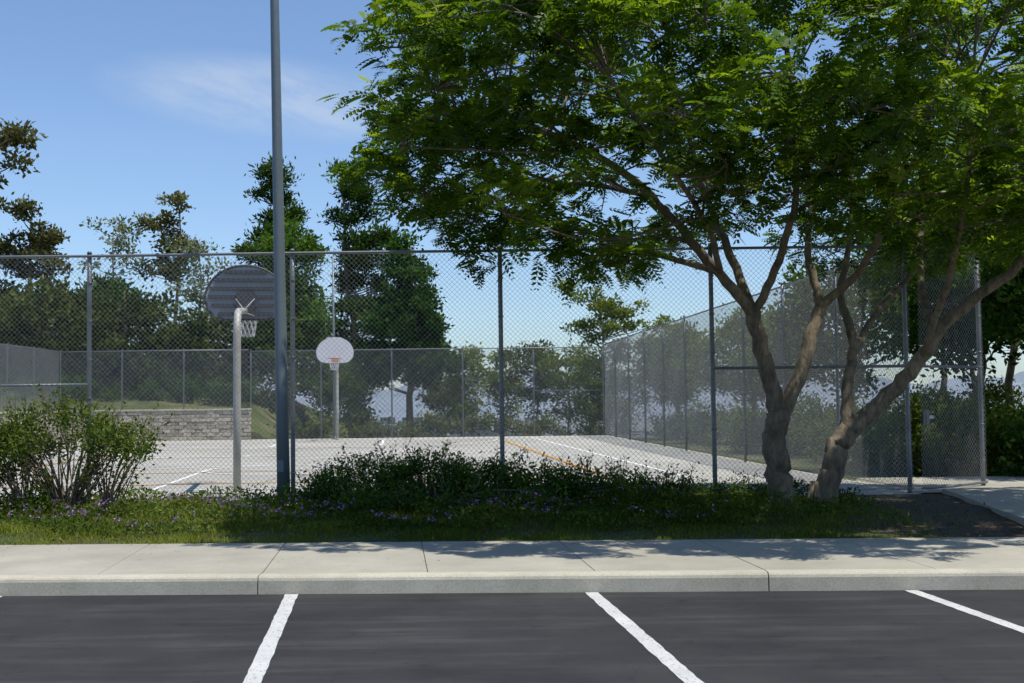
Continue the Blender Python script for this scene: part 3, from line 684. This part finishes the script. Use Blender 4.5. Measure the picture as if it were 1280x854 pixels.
# ------------------------------------------------------------------ shrubs
def shrub(name,x,y,z0,ells,ncl,nleaf,lsz,mat,crad=.2,tint=0,twigs=0,twl=.4):
    e=empty(name,(x,y,z0)); wd=MB(); PP=[];TT=[]
    tot=sum(q[3]*q[4]*q[5] for q in ells)
    for (dx,dy,dz,rx,ry,rz) in ells:
        k=max(1,int(round(ncl*rx*ry*rz/tot)))
        for _ in range(k):
            u=randdir(1)[0]*rng.uniform(.3,1)**.4; u[2]=abs(u[2]) if rng.uniform()<.7 else u[2]
            c_=np.array([x+dx,y+dy,z0+dz])+u*np.array([rx,ry,rz])
            if c_[2]<z0+.05: c_[2]=z0+.05+rng.uniform(0,.1)
            root=np.array([x+dx*.7+rng.uniform(-.1,.1),y+dy*.7+rng.uniform(-.1,.1),z0])
            P=catmull([root,(root+c_)/2+np.array([0,0,.06])+rng.normal(size=3)*.04,c_],3); wd.tube(P,np.linspace(.012,.004,len(P)),4,cap=False)
            kk=int(nleaf*rng.uniform(.6,1.3)); g_=rng.normal(size=(kk,3))*.5*crad
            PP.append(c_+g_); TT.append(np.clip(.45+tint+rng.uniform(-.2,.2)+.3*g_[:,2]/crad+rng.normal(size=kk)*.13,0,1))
    for _ in range(twigs):
        q=ells[rng.integers(len(ells))]; a=rng.uniform(0,6.28)
        b_=np.array([x+q[0]+q[3]*.8*math.cos(a)*rng.uniform(0,1),y+q[1]+q[4]*.8*math.sin(a)*rng.uniform(0,1),z0+q[2]+q[5]*.75])
        d=nrm(np.array([math.cos(a)*.6,math.sin(a)*.6,rng.uniform(.6,1.6)])); t_=b_+d*twl*rng.uniform(.5,1.3)
        P=catmull([b_,(b_+t_)/2+rng.normal(size=3)*.03,t_],3); wd.tube(P,np.linspace(.005,.002,len(P)),4,cap=False)
        kk=12; tt_=rng.uniform(0.1,1,kk)[:,None]; PP.append(b_+(t_-b_)*tt_+rng.normal(size=(kk,3))*.02); TT.append(np.clip(.5+tint+rng.normal(size=kk)*.15,0,1))
    P=np.concatenate(PP);T=np.concatenate(TT);P[:,2]=np.maximum(P[:,2],z0+.01);k=len(P)
    D=nrm(randdir(k)+np.array([0,0,.35])); S=nrm(np.cross(D,nrm(randdir(k)+np.array([0,0,.8])))); Ls=lsz*rng.uniform(.6,1.4,k)
    wd.obj('stems',M['bark'],True,parent=e)
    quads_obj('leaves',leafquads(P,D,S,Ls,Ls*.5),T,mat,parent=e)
shrub('leafy_shrub',-5.7,15.4,.2,[(0,0,.8,.95,.8,.6),(-.75,.1,.7,.65,.6,.5),(.75,0,.7,.5,.6,.35),(-1.3,.2,.4,.6,.6,.35)],150,75,.055,M['shrub'],.17,.08,twigs=75,twl=.45)
shrub('leafy_shrub',-7.6,15.8,.2,[(0,0,.5,.9,.8,.6)],60,70,.055,M['shrub'],.17,.05,twigs=20)
shrub('ground_shrub',-1.2,16.0,.2,[(-.8,0,.25,.75,.7,.40),(0,.1,.25,.8,.7,.46),(.8,0,.2,.8,.7,.38),(1.7,0,.2,.8,.7,.30),(-1.4,0,.1,.5,.6,.25),(2.6,.1,.15,.7,.6,.24),(.4,-.7,.1,1.6,.5,.25)],380,90,.045,M['gum'],.16,.05,twigs=130,twl=.3)
shrub('ground_shrub',2.0,16.6,.2,[(0,0,.1,.8,.5,.24),(1.2,.1,.08,.7,.5,.16)],60,60,.042,M['gum'],.13,.05,twigs=24,twl=.25)
shrub('hedge_bush',8.4,24,.05,[(0,0,.6,1.1,1.2,1.0),(1.2,1,.7,1.1,1.2,1.1)],110,110,.09,M['yg'],.28,.05,twigs=10)
shrub('hedge_bush',9.9,21.2,.05,[(0,0,.5,1.3,1,.9),(1.8,0,.5,1.3,1,.95),(-.9,-.6,.4,.7,.8,.7)],120,110,.09,M['gum'],.28,-.1)

e=empty('flowering_ground_cover',(-4.5,15,.2))
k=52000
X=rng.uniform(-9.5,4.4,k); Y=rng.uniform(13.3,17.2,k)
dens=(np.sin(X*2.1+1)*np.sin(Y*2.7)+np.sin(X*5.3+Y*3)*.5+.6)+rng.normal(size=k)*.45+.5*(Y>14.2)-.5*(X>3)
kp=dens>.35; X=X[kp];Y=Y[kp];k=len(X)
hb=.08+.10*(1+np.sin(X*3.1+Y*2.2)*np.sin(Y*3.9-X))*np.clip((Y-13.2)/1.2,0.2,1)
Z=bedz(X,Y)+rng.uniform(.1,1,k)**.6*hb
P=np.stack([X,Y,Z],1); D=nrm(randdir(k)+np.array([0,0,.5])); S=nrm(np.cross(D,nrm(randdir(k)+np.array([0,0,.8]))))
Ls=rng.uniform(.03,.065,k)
quads_obj('leaves',leafquads(P,D,S,Ls,Ls*.55),np.clip(.62+.2*np.sin(X*1.7+Y)-.25*sst(-3,-1,X)+rng.normal(size=k)*.15,0,1),M['shrub'],parent=e)  # darker to the right: tree shade painted into the leaf tint
k=2600; X=rng.uniform(-9.5,2.6,k);Y=rng.uniform(13.5,16.0,k)
kp=(np.sin(X*2.1+1)*np.sin(Y*2.7)+rng.normal(size=k)*.5-.10*np.maximum(X+2.5,0))>.3; X=X[kp];Y=Y[kp];k=len(X)
hb=.08+.10*(1+np.sin(X*3.1+Y*2.2)*np.sin(Y*3.9-X)); Z=bedz(X,Y)+hb+rng.uniform(-.01,.03,k)
P=np.repeat(np.stack([X,Y,Z],1),3,0)+rng.normal(size=(k*3,3))*.01; D=randdir(k*3);S=nrm(np.cross(D,randdir(k*3)));Ls=np.full(k*3,.024)
quads_obj('flowers',leafquads(P,D,S,Ls,Ls*.9),rng.uniform(0,1,k*3),M['flower'],parent=e)

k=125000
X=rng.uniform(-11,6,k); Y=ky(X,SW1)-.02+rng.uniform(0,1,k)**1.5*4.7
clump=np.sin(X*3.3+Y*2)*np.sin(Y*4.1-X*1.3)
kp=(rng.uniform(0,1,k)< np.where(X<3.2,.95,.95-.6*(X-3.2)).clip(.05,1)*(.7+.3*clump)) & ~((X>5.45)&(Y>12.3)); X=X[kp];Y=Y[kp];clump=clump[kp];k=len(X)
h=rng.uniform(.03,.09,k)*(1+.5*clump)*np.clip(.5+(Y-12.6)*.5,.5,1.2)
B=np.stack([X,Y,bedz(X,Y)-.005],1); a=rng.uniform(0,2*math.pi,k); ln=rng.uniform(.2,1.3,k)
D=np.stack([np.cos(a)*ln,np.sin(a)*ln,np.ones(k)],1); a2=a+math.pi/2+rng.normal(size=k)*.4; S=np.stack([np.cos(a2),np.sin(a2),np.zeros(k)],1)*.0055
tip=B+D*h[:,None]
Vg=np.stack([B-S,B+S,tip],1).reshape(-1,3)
quads_obj('grass',Vg,np.clip(.65+.2*np.sin(X*1.1)*np.cos(Y*2)-.3*sst(-3,-.5,X)+rng.normal(size=k)*.2,0,1),M['grass'],nv=3)  # blades near the tree darkened, its shade painted into their tint
k=5000; X=rng.uniform(-8,6,k);Y=ky(X,SW1)+rng.uniform(-.0,4,k); P=np.stack([X,Y,bedz(X,Y)+.02],1)
D=nrm(randdir(k)*np.array([1,1,.25]));S=nrm(np.cross(D,np.array([0,0,1.])+rng.normal(size=(k,3))*.2));Ls=rng.uniform(.02,.06,k)
mlit=leafmat('dry_leaf',(.06,.04,.02),(.13,.09,.045),(.22,.17,.09),.1,0)
k2=300; X2=rng.uniform(-6,6,k2);Y2=ky(X2,SW1)-rng.uniform(0,1,k2)**2.2*1.6; P2=np.stack([X2,Y2,np.full(k2,.158)],1)
D2=nrm(randdir(k2)*np.array([1,1,.1]));S2=nrm(np.cross(D2,np.array([0,0,1.])+rng.normal(size=(k2,3))*.1));L2=rng.uniform(.012,.035,k2)
quads_obj('fallen_leaves',np.concatenate([leafquads(P,D,S,Ls,Ls*.5),leafquads(P2,D2,S2,L2,L2*.5)]),rng.uniform(0,1,k+k2),mlit)

# ------------------------------------------------------------------ world, sun, camera
Sd=Vector((.29,-.17,.90)).normalized()
el=math.asin(Sd.z); az=math.atan2(Sd.x,Sd.y)
w=bpy.data.worlds.new('World'); scene.world=w; w.use_nodes=True; nt=w.node_tree; bg=nt.nodes['Background']
sk=N(nt,'ShaderNodeTexSky'); sk.sky_type='NISHITA'; sk.sun_disc=False; sk.sun_elevation=el; sk.sun_rotation=az
sk.altitude=0; sk.air_density=1.0; sk.dust_density=.3; sk.ozone_density=2.5
tc=N(nt,'ShaderNodeTexCoord'); sx=N(nt,'ShaderNodeSeparateXYZ'); nt.links.new(tc.outputs['Generated'],sx.inputs[0])
def mth(op,a,b_=None):
    n=N(nt,'ShaderNodeMath',operation=op)
    for i,v in enumerate((a,b_)):
        if v is None: continue
        if isinstance(v,(int,float)): n.inputs[i].default_value=v
        else: nt.links.new(v,n.inputs[i])
    return n.outputs[0]
yy=mth('MAXIMUM',sx.outputs['Y'],.05); a=mth('DIVIDE',sx.outputs['X'],yy); b_=mth('DIVIDE',sx.outputs['Z'],yy)
u=mth('DIVIDE',mth('ADD',a,.20),.16); v=mth('DIVIDE',mth('ADD',mth('ADD',b_,-.262),mth('MULTIPLY',a,.12)),.040)
v=mth('ADD',v,.7)
r2=mth('ADD',mth('MULTIPLY',u,u),mth('MULTIPLY',v,v)); mask=mth('POWER',mth('MAXIMUM',mth('SUBTRACT',1.0,r2),0.0),1.4)
cb=N(nt,'ShaderNodeCombineXYZ'); nt.links.new(mth('MULTIPLY',a,1.),cb.inputs[0]); nt.links.new(mth('ADD',mth('MULTIPLY',b_,3.2),mth('MULTIPLY',a,.9)),cb.inputs[1])
cn=noise(nt,cb.outputs[0],9,7,.62); cm=mth('MULTIPLY',mask,mth('MULTIPLY',mth('MAXIMUM',mth('SUBTRACT',cn,.28),0),1.5))
hz=ramp(nt,sx.outputs['Z'],[(0,(.62,.74,.92)),(.07,(.84,.93,1.07)),(.2,(.94,1.0,1.10))])
skc=mix(nt,sk.outputs[0],hz,1.,'MULTIPLY')
cmx=mix(nt,skc,(5.2,5.6,6.1),cm); nt.links.new(cmx,bg.inputs['Color']); bg.inputs['Strength'].default_value=.142
sl=bpy.data.lights.new('sun','SUN'); sl.energy=4.9; sl.angle=math.radians(.5); sl.color=(1,.96,.88)
so=link(bpy.data.objects.new('sun',sl)); so.rotation_euler=Sd.to_track_quat('Z','Y').to_euler(); so.location=(10,-5,30)
cam=bpy.data.cameras.new('camera'); cam.sensor_width=36; cam.lens=1500/1280*36; cam.clip_end=20000; cam.clip_start=.1
co=link(bpy.data.objects.new('camera',cam)); co.location=(0,0,EYE)
co.matrix_world=Matrix.Translation((0,0,EYE))@Matrix.Rotation(math.radians(90)+math.atan(74/1500),4,'X')@Matrix.Rotation(-.012,4,'Z')
scene.camera=co
scene.view_settings.view_transform='Standard'; scene.view_settings.look='None'; scene.view_settings.exposure=0
